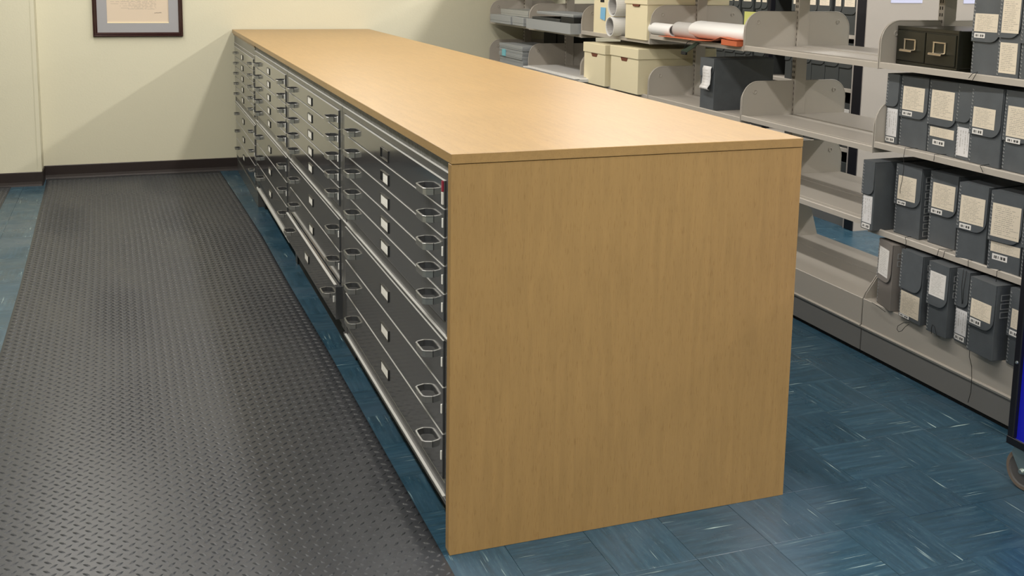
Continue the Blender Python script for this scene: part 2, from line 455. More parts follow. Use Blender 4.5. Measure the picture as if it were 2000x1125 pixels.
LT = [(-1.3, -1.243), (1.96, -1.255), (2.9, -1.262), (3.75, -1.276), (4.55, -1.293), (5.22, -1.303), (5.6, -1.316)]
RT = [(-1.3, -.004), (0, -.011), (1.6, -.026), (2.57, -.042), (3.52, -.050), (4.6, -.08), (5.6, -.112)]
rubber_mat('rubber_mat', 'long black rubber runner with raised diamond tread in front of the drawer cabinets', LT, RT, -1.3, 5.605, -1.28, 5.57)
rubber_mat('rubber_mat', 'black rubber mat cut off at the left edge, beside the strip of bare tiles', [(2, -2.5), (6, -2.5)], [(2, -1.525), (6, -1.525)], 3.0, 5.385, 4.2, 5.37)

# ------------------------------------------------------------------ maple counter over the cabinets
HC = 1.07; WC = 1.033
cn = thing('wood_counter', 'long maple laminate counter top with a full height end panel', 'counter', (WC/2, 0, 0))
iv = inv_of(cn)
MB().box(0, WC, -.002, 5.625, HC-.026, HC).build('worktop', WOOD_Y, cn, bevel=.0012, local=iv)
pts = [(.004, 0), (0, .012), (0, HC-.0275), (WC, HC-.0275), (WC, 0)]
MB().prism(pts, 1, 0, .026).build('end_panel', WOOD_Z, cn, bevel=.0009, local=iv)

# ------------------------------------------------------------------ flat file cabinets
FX = .016          # plane of the cabinet frames; drawer fronts stand a little proud
# shared pieces, local origin at the point on the drawer face
def cup_handle_me(k=1):
    pts = [(k*x, k*y) for x, y in ((.0, -.047), (-.019, -.040), (-.025, -.033), (-.026, 0), (-.025, .033), (-.019, .040), (.0, .047))]
    mb = MB().ribbon(pts, -.019*k, -.0025, .0036).ribbon(pts, -.0026, 0, .0058)  # thicker top band added to carry the lit rim colour
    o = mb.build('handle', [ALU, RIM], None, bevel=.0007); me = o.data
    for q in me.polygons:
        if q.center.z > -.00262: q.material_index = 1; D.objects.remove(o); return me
HME = cup_handle_me(); HMS = cup_handle_me(.72)
def catch_me():
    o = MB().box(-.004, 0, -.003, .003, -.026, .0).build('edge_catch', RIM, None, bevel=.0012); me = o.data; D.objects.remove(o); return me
CME = catch_me()
def holder_me():
    mb = MB(); a, b, t = .052, .0180, .0032
    mb.box(-.004, 0, -a, a, b-t, b).box(-.004, 0, -a, a, -b, -b+t).box(-.004, 0, -a, -a+t, -b+t, b-t).box(-.004, 0, a-t, a, -b+t, b-t)
    o = mb.build('label_holder', BLKF, None, bevel=.0006); me = o.data; D.objects.remove(o); return me
LME = holder_me()
o = MB().box(-.0022, -.0002, -.0480, .0480, -.0146, .0146).build('card', CARD, None); CARDME = o.data; D.objects.remove(o)
o = MB().box(-.0022, -.0002, -.0480, .018, -.0146, .0146).build('card', CARD, None); CARDS = o.data; D.objects.remove(o)
tops = [.985, .9095, .834, .7585, .683]
cabs = [  # y0, y1, centre, handle half spacing, dz, label
 (.030, 1.452, .7425, .512, 0, 'nearest grey drawer cabinet, its first drawer holder empty and a red tag on it'),
 (1.456, 2.876, 2.170, .520, 0, 'second nearest grey drawer cabinet with its lowest drawer pulled slightly open'),
 (2.880, 4.298, 3.600, .510, 0, 'third grey drawer cabinet, raised on dark legs with a pale bottom edge'),
 (4.302, 5.620, 5.030, .455, -.035, 'farthest grey drawer cabinet against the cream wall, under a wooden filler strip')]
for ci, (a, b, cy, hs, dz, lab) in enumerate(cabs):
    t = thing('flat_file_cabinet', lab, 'drawer cabinet', (.52, (a+b)/2, 0), 0, 'flat file cabinets under the maple counter'); iv = inv_of(t)
    bot = .165+dz
    # body: carcass behind the fronts
    body = MB().box(FX+.004, 1.0, a+.002, b-.002, .128+dz, 1.009+dz)
    body.build('body', GREY2, t, local=iv)
    fr = MB().box(FX-.003, FX+.02, a+.001, a+.052, .13+dz, 1.007+dz)
    fr.build('side_post', GREY2, t, bevel=.001, local=iv)
    MB().box(FX-.003, FX+.02, b-.052, b-.001, .13+dz, 1.007+dz).build('side_post', GREY2, t, bevel=.001, local=iv)
    MB().box(FX-.004, FX+.02, a+.001, b-.001, .988+dz, 1.009+dz).build('top_rail', GREY2, t, bevel=.0015, local=iv)
    if ci < 3:
        MB().box(FX+.002, .9, a, b, 1.0095, HC-.0275).build('filler_strip', FILL, t, local=iv)
    else:
        MB().box(FX-.001, .9, a, b, 1.0095-.035, 1.028).build('filler_strip', GREY2, t, local=iv)
        MB().box(FX-.006, .9, a, b, 1.029, HC-.0275).build('wooden_filler_strip', WOOD_Y, t, local=iv)
    MB().box(FX-.007, FX+.02, a+.001, b-.001, .560+dz, .571+dz).build('middle_rail', GREY2, t, bevel=.002, seg=2, local=iv)
    MB().box(FX-.0075, FX+.004, a+.002, b-.002, .5700+dz, .5722+dz).build('lit_rail_edge', EDGE, t, local=iv)  # pale strip for the light caught on the rail
    MB().box(FX-.0045, FX+.004, a+.002, b-.002, 1.0082+dz, 1.0098+dz).build('lit_rail_edge', EDGE, t, local=iv)
    MB().box(FX-.001, FX+.02, a+.052, b-.052, .571+dz, .607+dz).build('middle_rail', GREY2, t, bevel=.001, local=iv)
    # bottom
    if ci == 0:
        MB().box(FX-.001, FX+.02, a+.003, b-.003, .126, .160).build('plinth', GREY2, t, bevel=.001, local=iv)
        MB().box(FX-.008, FX+.02, a+.003, b-.003, .112, .126).build('plinth_rail', GREY2, t, bevel=.002, seg=2, local=iv)
        MB().box(FX-.0085, FX+.004, a+.05, b-.03, .1235, .1265).build('lit_rail_edge', EDGE, t, local=iv)
        MB().box(FX-.0015, FX+.004, a+.05, b-.05, .1590, .1612).build('lit_rail_edge', EDGE, t, local=iv)
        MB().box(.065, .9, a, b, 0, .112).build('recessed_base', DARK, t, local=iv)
    elif ci == 1:
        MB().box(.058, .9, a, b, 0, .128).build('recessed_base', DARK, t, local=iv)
    elif ci == 2:
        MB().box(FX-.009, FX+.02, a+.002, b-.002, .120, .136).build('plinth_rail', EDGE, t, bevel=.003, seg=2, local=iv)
        for yy in (a+.04, b-.04):
            for xx in (.05, .9): MB().box(xx, xx+.06, yy-.03, yy+.03, 0, .128).build('leg', BLKF, t, bevel=.002, local=iv)
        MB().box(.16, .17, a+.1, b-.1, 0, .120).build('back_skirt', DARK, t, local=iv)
    else:
        MB().box(FX, .9, a, b, 0, .128+dz).build('plinth', GREY2, t, bevel=.001, local=iv)
    ya, yb = a+.056, b-.056
    for k in range(8):
        if k < 5: zt = tops[k]+dz; zb = zt-.0745; lz = zt-.041
        else: zt = [.557, .427, .297][k-5]+dz; zb = zt-.129; lz = zt-.064
        out = .022 if (ci == 1 and k == 7) else 0
        x0 = FX-.008-out
        d = MB().box(x0, x0+.024+out, ya, yb, zb+.0040, zt)
        if k == 7 and ci == 1: d = MB().box(x0, x0+.05+out, ya-.03, yb, zb+.0022-.005, zt)
        dr = d.build('drawer', GREY, t, bevel=.0011, seg=2, local=iv)
        MB().box(x0-.0004, x0+.010, ya+.001, yb-.001, zt-.0007, zt+.0005).build('lit_edge_lip', EDGE, dr, local=iv)  # thin pale strip added for the light caught on the drawer top
        def put(me, nm, yy, zz, lab2=None):
            q = iv @ Vector((x0, yy, zz)); return inst(me, nm, dr, q, 0, lab2)
        hz = lz+.003
        hm = HMS if ci == 3 else HME; put(hm, 'handle', cy-hs, hz); put(hm, 'handle', cy+hs, hz)
        put(LME, 'label_holder', cy, lz)
        if not (ci == 0 and k == 0): put(CARDS if (ci == 0 and k == 1) else CARDME, 'card', cy, lz)
        if ci == 0 and k == 0:
            MB().box(x0-.004, x0, ya+.004, ya+.013, lz+.012, lz+.040).build('red_ribbon', GOLD, dr, local=iv)
            MB().box(x0-.004, x0, ya+.002, ya+.014, lz-.022, lz+.010).build('white_tag', WHITE, dr, bevel=.0005, local=iv)
        else: put(CME, 'edge_catch', ya+.006, lz+.018)

# ------------------------------------------------------------------ double-faced steel shelving
XF, XR, XU0, XU1 = 2.022, 2.620, 2.312, 2.374
SEAM = [-.055, .905, 1.866, 2.826, 3.775, 4.715, 5.60]
def slots_me():
    mb = MB(); z = .10
    while z < 1.95:
        for yy in (-.0085, .0035): mb.box(-.0008, .0004, yy, yy+.005, z, z+.013)
        z += .0265
    o = mb.build('slots', SHELFD, None); me = o.data; D.objects.remove(o); return me
SLOT = slots_me()
o = MB().box(0, XU1-XU0, -.017, .017, 0, 2.1).build('upright', SHELF, None, bevel=.002); UPR = o.data; D.objects.remove(o)
def bracket_me(front, h=.165, drop=.022):
    """end plate: x from 0 (free end) to the upright; front True: free end at x=0"""
    Lb = XU0-XF if front else XR-XU1
    R = .085
    pts = [(0, -drop), (0, h-R)]+[(R-R*math.cos(math.radians(a)), h-R+R*math.sin(math.radians(a))) for a in range(10, 91, 10)]+[(Lb, h), (Lb, -drop)]
    if not front: pts = [(Lb-x, z) for x, z in pts]
    mb = MB().prism(pts, 1, -.0012, .0012)
    # rolled rim along the free edge
    path = [p for p in pts[:12]] if front else [p for p in pts[:12]]
    mb.tube([(x+(.002 if front else -.002), 0, z) for x, z in path[:11]]+[((Lb if front else 0), 0, h-.001)], .0026, 6)
    cx = .070 if front else Lb-.070
    for s in (-1, 1): mb.lathe([(.010, s*.0012), (.0115, s*.0032), (.0085, s*.0042), (.0065, s*.0015)], 1, (cx, 0, h-.050), 14)
    o = mb.build('bracket', SHELF, None, bevel=0); me = o.data; D.objects.remove(o); return me
BRF, BRR = bracket_me(True), bracket_me(False)
def base_bracket_me(front):
    Lb = XU0-XF if front else .13
    if front: pts = [(0, -.01), (.012, .02), (.11, .15), (Lb, .2), (Lb, -.01)]
    else: pts = [(0, -.01), (0, .2), (Lb-.045, .13), (Lb, -.01)]
    o = MB().prism(pts, 1, -.0012, .0012).build('bracket', SHELF, None); me = o.data; D.objects.remove(o); return me
BBF, BBR = base_bracket_me(True), base_bracket_me(False)
bays = [  # levels (z of the front lip top)
 ([1.195, .880, .538, 1.55, 1.92], 'nearest steel shelving bay at the right edge, full of grey document boxes'),
 ([1.193, .858, .556, 1.55, 1.92], 'empty steel shelving bay showing bare shelves right of the counter end'),
 ([1.189, .846, .54, 1.55, 1.92], 'steel shelving bay holding rolled papers above one lone grey box'),
 ([1.158, .844, .54, 1.55, 1.92], 'steel shelving bay holding the cream record cartons'),
 ([1.136, .848, .54, 1.55, 1.92], 'steel shelving bay with an open flat box above a loose stack of white papers'),
 ([1.139, .822, .54, 1.55, 1.92], 'farthest steel shelving bay by the cream wall, with stacked flat grey boxes')]
def shelf_front(t, iv, a, b, z, zr):
    prof = [(XF, z-.024), (XF, z-.003), (XF+.003, z), (XF+.010, z), (XF+.013, z-.006), (XF+.05, z-.006), (XF+.053, z-.0075), (XF+.056, z-.006), (XU0-.03, z-.006), (XU0-.02, z-.006),
            (XU0-.004, z-.006), (XU0-.004, z-.022), (XU0-.007, z-.022), (XU0-.007, z-.009), (XF+.004, z-.009), (XF+.004, z-.024)]
    return MB().prism(prof, 1, a, b).build('shelf', SHELF, t, local=iv)
for bi, (lv, lab) in enumerate(bays):
    a0, b0 = SEAM[bi], SEAM[bi+1]; a, b = a0+.0035, b0-.0035
    t = thing('steel_shelving', lab, 'shelving', ((XF+XR)/2, (a0+b0)/2, 0), 0, 'bays of the putty coloured steel shelving run'); iv = inv_of(t)
    def PT(x, y, z): return tuple(iv @ Vector((x, y, z)))
    up = inst(UPR, 'upright', t, PT(XU0, b0 if bi < 5 else b0-.02, 0))
    inst(SLOT, 'slots', up, (0, 0, 0))
    up.children[0]['kind'] = 'stuff' if up.children else None
    if bi == 0:
        up = inst(UPR, 'upright', t, PT(XU0, a0, 0)); sl = inst(SLOT, 'slots', up, (0, 0, 0)); sl['kind'] = 'stuff'
    for z in lv:
        sh = shelf_front(t, iv, a+.002, b-.002, z, z)
        for yy in (a+.0012, b-.0012):
            q = PT(XF, yy, z-.004); inst(BRF, 'bracket', sh, q)
        zr = z-.004
        prof = [(XU1+.004, zr-.02), (XU1+.004, zr), (XR-.003, zr), (XR, zr-.003), (XR, zr-.024), (XR-.003, zr-.024), (XR-.003, zr-.004), (XU1+.007, zr-.004), (XU1+.007, zr-.02)]
        rs = MB().prism(prof, 1, a+.002, b-.002).build('shelf', SHELF, t, local=iv)
        # rail between the two faces
        MB().box(XU0-.002, XU1+.002, a+.02, b-.02, z-.018, z-.002).build('centre_rail', SHELF, t, local=iv)
        for yy in (a+.0012, b-.0012): inst(BRR, 'bracket', rs, PT(XU1, yy, z-.004))
    # base
    zb = .235
    prof = [(XF, .124), (XF, zb-.002), (XF+.002, zb), (XU0-.004, zb), (XU0-.004, zb-.02), (XU0-.007, zb-.02), (XU0-.007, zb-.003), (XF+.004, zb-.003), (XF+.004, .124)]
    sh = MB().prism(prof, 1, a, b).build('base_shelf', SHELF, t, local=iv)
    for yy in (a+.0015, b-.0015): inst(BBF, 'bracket', sh, PT(XF, yy, zb))
    MB().box(XU0-.002, 2.505, a, b, zb-.012, zb+.001).build('base_shelf', SHELF, t, local=iv)
    for yy in (b-.0015,): inst(BBR, 'bracket', sh, PT(XU1, yy, zb))
    MB().box(2.49, 2.505, a, b, .02, zb-.012).build('kick_plate', KICK, t, local=iv)
    MB().prism([(XF-.003, .112), (XF-.006, .120), (XF-.003, .125), (XF+.02, .125), (XF+.02, .112)], 1, a, b).build('base_lip', SHELF, t, local=iv)
    MB().box(XF+.002, XF+.012, a, b, .018, .112).build('kick_plate', KICK, t, local=iv)
    MB().box(XF+.014, XF+.03, a, b, 0, .118).build('base_gap_shade', DARK, t, local=iv)

# ------------------------------------------------------------------ document boxes
def text_label(root, x, y0, y1, z0, z1, m, nm='label_sheet', tilt=0, h=0, parent=None, iv=None):
    mb = MB().box(x-.0009, x, y0, y1, z0, z1)
    if tilt: mb.shift(lambda p: (p[0]-tilt*(h-p[2]), p[1], p[2]))
    return mb.build(nm, m, parent or root)
def doc_box(label, xl, yl, xr, yr, z, h=.273, d=.33, flap=.57, sheets=(), board=None, strings=(), name='document_box', group='grey document boxes on the steel shelving', stitch=True, slots=0, cat='box', plain=False):
    """front left corner (xl, yl) and front right corner (xr, yr) as one faces the box; sheets: (where, left, right, top, bottom, kind)"""
    board = board or BOX
    wd = math.hypot(xl-xr, yl-yr); rz = math.atan2(-(xl-xr), yl-yr)
    t = thing(name, label, cat, (xr, yr, z), rz, group); iv = inv_of(t)
    MB().box(0, d, 0, wd, 0, h).build('body', board, t, bevel=.002)
    zb = h*(1-flap); R = min(.045, wd*.45)
    pts = [(wd, h), (wd, zb)]+[(R-R*math.sin(math.radians(aa)), zb+R-R*math.cos(math.radians(aa))) for aa in range(0, 91, 15)]+[(0, h)]
    tilt = .018
    fl = MB().prism(pts, 0, -.0045, -.002).shift(lambda p: (p[0]-tilt*(h-p[2]), p[1], p[2]))
    fl.box(-.0045, d*.98, 0, wd, h+.0002, h+.0028)
    fo = fl.build('lid_flap', board, t)
    def sh(where, l, r_, tp, bt, kd):
        m = {'c': LABC, 'w': LABW, 'v': LABV, 'b': BARC, 'n': CREAM}[kd]
        y1 = wd*(1-l); y0 = wd*(1-r_); z1 = h*(1-tp); z0 = h*(1-bt)
        if where == 'f':
            mb = MB().box(-.0055, -.0046, y0, y1, z0, z1).shift(lambda p: (p[0]-tilt*(h-p[2]), p[1], p[2])); par = fo
        else:
            mb = MB().box(-.0009, -.0001, y0, y1, z0, z1); par = t
        mb.build('barcode' if kd == 'b' else 'label_sheet', m, par)
    for s in sheets: sh(*s)
    if stitch:
        st = MB(); zz = .008
        while zz < h-.006:
            if zz > zb: xo = -.0052-tilt*(h-zz)
            else: xo = -.0008
            st.box(xo-.0006, xo+.001, wd-.0095, wd-.0030, zz, zz+.0028); st.box(xo-.0006, xo+.001, wd-.0045, wd-.0030, zz, zz+.0068)
            zz += .0125
        so = st.build('metal_edge', STITCH, t); so['kind'] = 'stuff'
    if slots:
        sm = MB()
        for k in range(slots):
            z1 = h-.03-k*.030; sm.box(.018, .075, -.0012, -.0001, z1-.003, z1); sm.box(.018, .075, -.0012, -.0001, z1-.022, z1-.019)
            sm.box(.018, .021, -.0012, -.0001, z1-.019, z1-.003); sm.box(.072, .075, -.0012, -.0001, z1-.019, z1-.003)
        sm.build('side_index', STITCH, t)
    for k, s in enumerate(strings):
        MB().tube(s, .0011, 5).build('pull_string', STRING, t, local=iv, smooth=True)
    return t
STR = {'A': [(2.012, 0.421, 1.178), (2.012, 0.406, 1.195), (2.02, 0.390, 1.203), (2.012, 0.393, 1.189), (2.012, 0.403, 1.172)],
'm2b': [(2.06, 0.70, .882), (2.012, 0.711, 0.884), (2.012, 0.716, 0.854), (2.012, 0.711, 0.803), (2.012, 0.715, 0.759), (2.012, 0.723, 0.721), (2.012, 0.721, 0.706)],
'm2c': [(2.06, 0.55, 0.884), (2.012, 0.557, 0.886), (2.012, 0.558, 0.862)],
'm2e': [(2.06, 0.345, 0.884), (2.012, 0.337, 0.882), (2.012, 0.322, 0.862)],
'm3b': [(2.05, 0.689, 0.541), (2.012, 0.677, 0.545), (2.012, 0.67, 0.530), (2.012, 0.672, 0.503), (2.012, 0.68, 0.471), (2.012, 0.687, 0.428)],
'm3c': [(2.012, 0.507, 0.515), (2.012, 0.499, 0.545), (2.05, 0.49, 0.542), (2.05, 0.47, 0.542), (2.012, 0.47, 0.545), (2.012, 0.476, 0.518)],
'm3d': [(2.03, 0.356, 0.540), (2.012, 0.356, 0.541), (2.012, 0.354, 0.512)],
'm3e': [(2.03, 0.226, 0.540), (2.012, 0.225, 0.538), (2.012, 0.225, 0.519), (2.012, 0.226, 0.482)],
'ba': [(2.012, 0.837, 0.238), (2.005, 0.81, 0.240), (1.995, 0.737, 0.233)],
'bb': [(1.99, 0.595, 0.237), (1.985, 0.624, 0.227), (1.985, 0.651, 0.206), (1.985, 0.655, 0.191), (1.985, 0.645, 0.184), (1.985, 0.629, 0.193), (1.985, 0.612, 0.215), (1.99, 0.599, 0.229)],
'bc': [(1.98, 0.47, 0.237), (1.978, 0.47, 0.259), (1.978, 0.466, 0.272), (1.978, 0.455, 0.268), (1.98, 0.445, 0.239), (1.98, 0.426, 0.237)],
'bd': [(2.0, 0.361, 0.508), (1.996, 0.36, 0.449), (1.999, 0.355, 0.382)],
'bd2': [(2.0, 0.347, 0.506), (1.996, 0.350, 0.432), (1.999, 0.352, 0.385)],
'be': [(1.99, 0.294, 0.236), (1.985, 0.288, 0.213), (2.0, 0.289, 0.176), (2.005, 0.289, 0.129), (2.008, 0.291, 0.08), (2.006, 0.298, 0.038)]}
L1, L2, L3, L0 = 1.1895, .8745, .5325, .2355
doc_box('grey document box on the top shelf right beside the black card file', 2.068, .474, 2.066, .344, L1, flap=.58, strings=[STR['A']],
        sheets=[('f', .08, .9, .22, .45, 'c'), ('f', .1, .48, .47, .53, 'b')])
doc_box('grey document box, top shelf, one label on its flap and one below', 2.052, .340, 2.050, .245, L1, flap=.5,
        sheets=[('f', .15, .95, .02, .44, 'c'), ('b', .1, .9, .56, .94, 'c')])
doc_box('grey document box cut off by the right edge on the top shelf', 2.05, .240, 2.05, .115, L1, flap=.55)
doc_box('narrow grey document box at the left end of the second shelf', 2.070, .898, 2.072, .832, L2, flap=.46,
        sheets=[('b', .08, .95, .49, .89, 'v'), ('b', .08, .8, .905, .975, 'b')])
doc_box('wide grey document box, second from the left on the second shelf', 2.080, .828, 2.078, .678, L2, flap=.58, strings=[STR['m2b']],
        sheets=[('f', .10, .88, .14, .47, 'c'), ('f', .12, .48, .49, .555, 'b')])
doc_box('grey document box, second shelf, small cream label and barcode below its flap', 2.080, .674, 2.074, .525, L2, flap=.61, strings=[STR['m2c']],
        sheets=[('f', .10, .90, .13, .51, 'c'), ('b', .08, .93, .64, .77, 'c'), ('b', .2, .62, .81, .88, 'b')])
doc_box('narrow grey document box, second shelf, tall white label, between two wide ones', 2.072, .522, 2.068, .450, L2, flap=.5,
        sheets=[('b', .08, .95, .57, .95, 'v')])
doc_box('wide grey document box, second shelf, pale worn top edge, blank below its flap', 2.064, .447, 2.056, .300, L2, flap=.62, strings=[STR['m2e']], slots=4,
        sheets=[('f', .10, .82, .26, .52, 'c'), ('f', .12, .47, .54, .61, 'b')])
doc_box('grey document box, second shelf, scuffed below its long cream label', 2.064, .295, 2.060, .165, L2, flap=.62,
        sheets=[('f', .12, .98, .18, .56, 'c'), ('f', .14, .62, .575, .635, 'b')])
doc_box('grey document box cut off by the right edge on the second shelf', 2.06, .160, 2.06, .03, L2, flap=.6)
doc_box('narrow grey document box jutting out at the left end of the third shelf', 1.985, .903, 1.985, .835, L3, flap=.48,
        sheets=[('b', .1, .9, .5, .90, 'v'), ('b', .1, .8, .915, .985, 'b')])
doc_box('grey document box on the third shelf with a black string hanging over its cream label', 2.060, .800, 2.066, .667, L3, flap=.57, strings=[STR['m3b']], slots=8,
        sheets=[('f', .12, .82, .15, .49, 'c'), ('f', .13, .47, .51, .565, 'b')])
doc_box('grey document box, middle of the third shelf, behind two loops of black string', 2.080, .636, 2.086, .502, L3, flap=.58, strings=[STR['m3c']],
        sheets=[('f', .12, .92, .14, .48, 'c'), ('f', .12, .52, .50, .565, 'b')])
doc_box('grey document box, third shelf, overhanging the edge, second from the right', 2.020, .428, 2.034, .306, L3, flap=.60, strings=[STR['m3d']],
        sheets=[('f', .10, .92, .15, .50, 'c'), ('f', .12, .52, .52, .585, 'b')])
doc_box('grey document box, third shelf, with cream strip and barcode below its flap', 2.020, .280, 2.036, .155, L3, flap=.62, strings=[STR['m3e']],
        sheets=[('f', .08, .95, .14, .56, 'c'), ('b', .08, .98, .635, .76, 'c'), ('b', .15, .62, .785, .86, 'b')])
doc_box('grey document box cut off by the right edge on the third shelf', 2.03, .145, 2.03, .02, L3, flap=.6)
doc_box('tan grey document box at the left end of the lowest shelf, lighter than the others', 2.040, .845, 2.006, .728, L0, flap=.60, board=BOXT, strings=[STR['ba']], slots=2, h=.262,
        sheets=[('f', .10, .80, .10, .52, 'w')])
doc_box('grey document box on the lowest shelf with a square cream label below its flap', 2.010, .682, 2.000, .556, L0, flap=.56, strings=[STR['bb']], slots=2, h=.262,
        sheets=[('b', .06, .93, .60, .94, 'c'), ('b', .05, .5, .945, .99, 'b')])
doc_box('grey document box, middle of the lowest shelf, tilted white label on its flap', 1.992, .514, 1.988, .410, L0, flap=.60, strings=[STR['bc']], slots=3, h=.262,
        sheets=[('f', .10, .88, .12, .46, 'w')])
doc_box('narrow grey document box, lowest shelf, two strings over its flap, tall white label', 2.014, .400, 2.010, .335, L0, flap=.5, strings=[STR['bd'], STR['bd2']], h=.262,
        sheets=[('b', .08, .95, .54, .89, 'v'), ('b', .08, .85, .905, .975, 'b')])
doc_box('large grey document box, lowest shelf, long string hanging to the kick plate', 1.984, .305, 1.976, .182, L0, flap=.63, strings=[STR['be']], slots=3, h=.262,
        sheets=[('f', .12, .90, .27, .51, 'c'), ('f', .12, .55, .53, .60, 'b')])
doc_box('narrow grey document box at the right end of the lowest shelf beside the blue cart', 2.016, .160, 2.012, .095, L0, flap=.62, h=.262,
        sheets=[('f', .25, .98, .25, .5, 'c'), ('f', .2, .8, .53, .6, 'b')])
doc_box('grey document box standing alone on the second shelf, white tag curling off its flap', 2.035, 2.275, 2.040, 2.150, .840, flap=.35, h=.262, d=.36, stitch=False)
t = thing('curled_tag', 'white rounded paper tag curled on the front of the lone grey box', 'paper tag', (2.03, 2.22, .95))
iv = inv_of(t)
P = [(2.026, 1.065), (2.020, 1.05), (2.022, 1.01), (2.018, .975), (2.006, .960), (2.004, .952), (2.016, .945)]
mb = MB(); n0 = len(P)
for yy in (2.235, 2.155):
    for (x, z) in P: mb.v.append((x, yy, z))
for i in range(n0-1): mb.f.append((i, i+1, n0+i+1, n0+i))
o = mb.build('paper_sheet', printed('tag_print', (.74, .73, .73), lines=8, strength=.3), t, local=iv, smooth=True)
so = o.modifiers.new('thick', 'SOLIDIFY'); so.thickness = .0012

# ------------------------------------------------------------------ card file
t = thing('card_file_cabinet', 'small black two-drawer card file with nickel pulls on the top shelf', 'card file', (2.036, .507, 1.1895), -.14)
W_, H_, Dp = .385, .147, .30
MB().box(.004, Dp, 0, W_, .012, H_).build('case', BLKG, t, bevel=.003)
MB().box(0, .01, 0, W_, H_-.012, H_+.001).box(0, .01, 0, W_, .0, .014).box(0, .01, 0, .008, .014, H_-.012).box(0, .01, W_-.008, W_, .014, H_-.012).build('front_frame', BLKG, t, bevel=.001)
MB().box(.01, Dp-.01, .006, W_-.006, 0, .012).build('foot_plinth', BLKG, t)
for y0, y1 in ((.010, .189), (.196, .375)):
    dr = MB().box(-.004, .006, y0, y1, .018, H_-.016).build('drawer', BLKG, t, bevel=.002)
    c = (y0+y1)/2; zc = .082
    mb = MB()
    a_, b_ = .038, .020
    mb.box(-.010, -.004, c-a_, c+a_, zc+b_-.005, zc+b_).box(-.009, -.004, c-a_, c-a_+.008, zc-b_, zc+b_-.005).box(-.009, -.004, c+a_-.008, c+a_, zc-b_, zc+b_-.005)
    mb.build('label_holder', BRASS, dr, bevel=.0008)
    MB().box(-.024, -.004, c-a_+.002, c+a_+.004, zc-b_-.005, zc-b_).box(-.026, -.022, c-a_+.002, c+a_+.004, zc-b_-.009, zc-b_-.002).build('pull', BRASS, dr, bevel=.0012)

# ------------------------------------------------------------------ cream record cartons
def carton(label, y0, y1, z, h, d, xf=2.0, lidh=.06, lid=True, hole=True, group='cream record cartons'):
    t = thing('record_carton', label, 'carton', (xf, y0, z), 0, group); wd = y1-y0
    MB().box(0, d, .004, wd-.004, 0, h-.004).build('body', CREAM, t, bevel=.0015)
    if lid: MB().box(-.006, d+.006, -.002, wd+.002, h-lidh, h).build('lid', CREAM, t, bevel=.003, seg=2)
    if hole:
        c = wd/2; z1 = h-lidh; mb = MB().prism([(c-.045, z1), (c-.045, z1-.006), (c-.032, z1-.022), (c+.032, z1-.022), (c+.045, z1-.006), (c+.045, z1)], 0, -.0015, .002)
        mb.build('hand_hole', HOLE, t)
    return t
ZB = .838
carton('cream lidded record carton, the left of the two on the lower shelf', 3.335, 3.655, ZB, .255, .40, xf=1.992)
carton('cream lidded record carton, the right of the two on the lower shelf', 2.895, 3.262, ZB, .262, .50, xf=1.992)
ZU = 1.152
c1 = carton('tall cream carton with a blue sticky note, left of the white tubes', 3.345, 3.610, ZU, .30, .36, xf=2.03, lid=False, hole=False)
MB().box(-.0015, .001, .11, .165, .196, .222).build('hand_hole', DARK, c1)
MB().prism([(.085, .085), (.155, .095), (.150, .165), (.080, .165)], 0, -.005, -.004).build('sticky_note', BLUEN, c1)['label'] = 'blue sticky note'
c2 = carton('tall cream carton with a hand hole, right of the white tubes', 2.840, 3.120, ZU, .275, .52, xf=2.01, lidh=.075, lid=True, hole=False)
MB().prism([(.09, .200), (.10, .188), (.17, .188), (.18, .200)], 0, -.0075, .0).build('hand_hole', HOLE, c2)

# tubes between the upper cartons
def paper_tube(label, c, rad, ln, name='paper_tube', m=None, group=None):
    t = thing(name, label, 'paper roll', c, 0, group)
    MB().lathe([(rad, 0), (rad, ln), (rad-.004, ln), (rad-.004, 0)], 0, (0, 0, 0), 28).build('roll', m or PAPER, t, smooth=False)
    MB().lathe([(rad-.012, .004), (rad-.012, ln-.01), (rad-.014, ln-.01), (rad-.014, .004)], 0, (0, .003, .004), 20).build('inner_turn', PAPERG, t)
    MB().lathe([(.001, .16), (rad-.005, .16), (rad-.005, .17), (.001, .17)], 0, (0, 0, 0), 20).build('end_plug', DARK, t)
    return t
paper_tube('white cardboard tube lying lowest between the two tall cream cartons', (1.965, 3.232, ZU+.059), .058, .42, group='white tubes between the cream cartons')
paper_tube('white cardboard tube stacked above the other between the cream cartons', (1.975, 3.225, ZU+.182), .062, .42, group='white tubes between the cream cartons')

# ------------------------------------------------------------------ rolled plans and orange folder, top shelf
ZR = 1.184
t = thing('folder', 'orange red folder sagging over the shelf edge under the rolled papers', 'folder', (2.06, 2.27, ZR+.002)); iv = inv_of(t)
mb = MB(); cols = [1.875, 1.95, 2.02, 2.1, 2.25, 2.45, 2.66]; zz = [.030, .030, .036, .012, .004, .004, .003]; xs = [1.985, 2.02, 2.1, 2.2, 2.30]
for x in xs:
    for y, z in zip(cols, zz): mb.v.append((x, y, ZR+.004+z*(1 if x < 2.15 else .7)))
nc = len(cols)
for i in range(len(xs)-1):
    for j in range(nc-1): a_ = i*nc+j; mb.f.append((a_, a_+1, a_+nc+1, a_+nc))
o = mb.build('cover', ORANGE, t, local=iv, smooth=True); o.modifiers.new('thick', 'SOLIDIFY').thickness = .002
MB().box(1.99, 2.28, 1.88, 2.02, ZR+.001, ZR+.030).build('gusset', ORANGE, t, bevel=.002, local=iv)
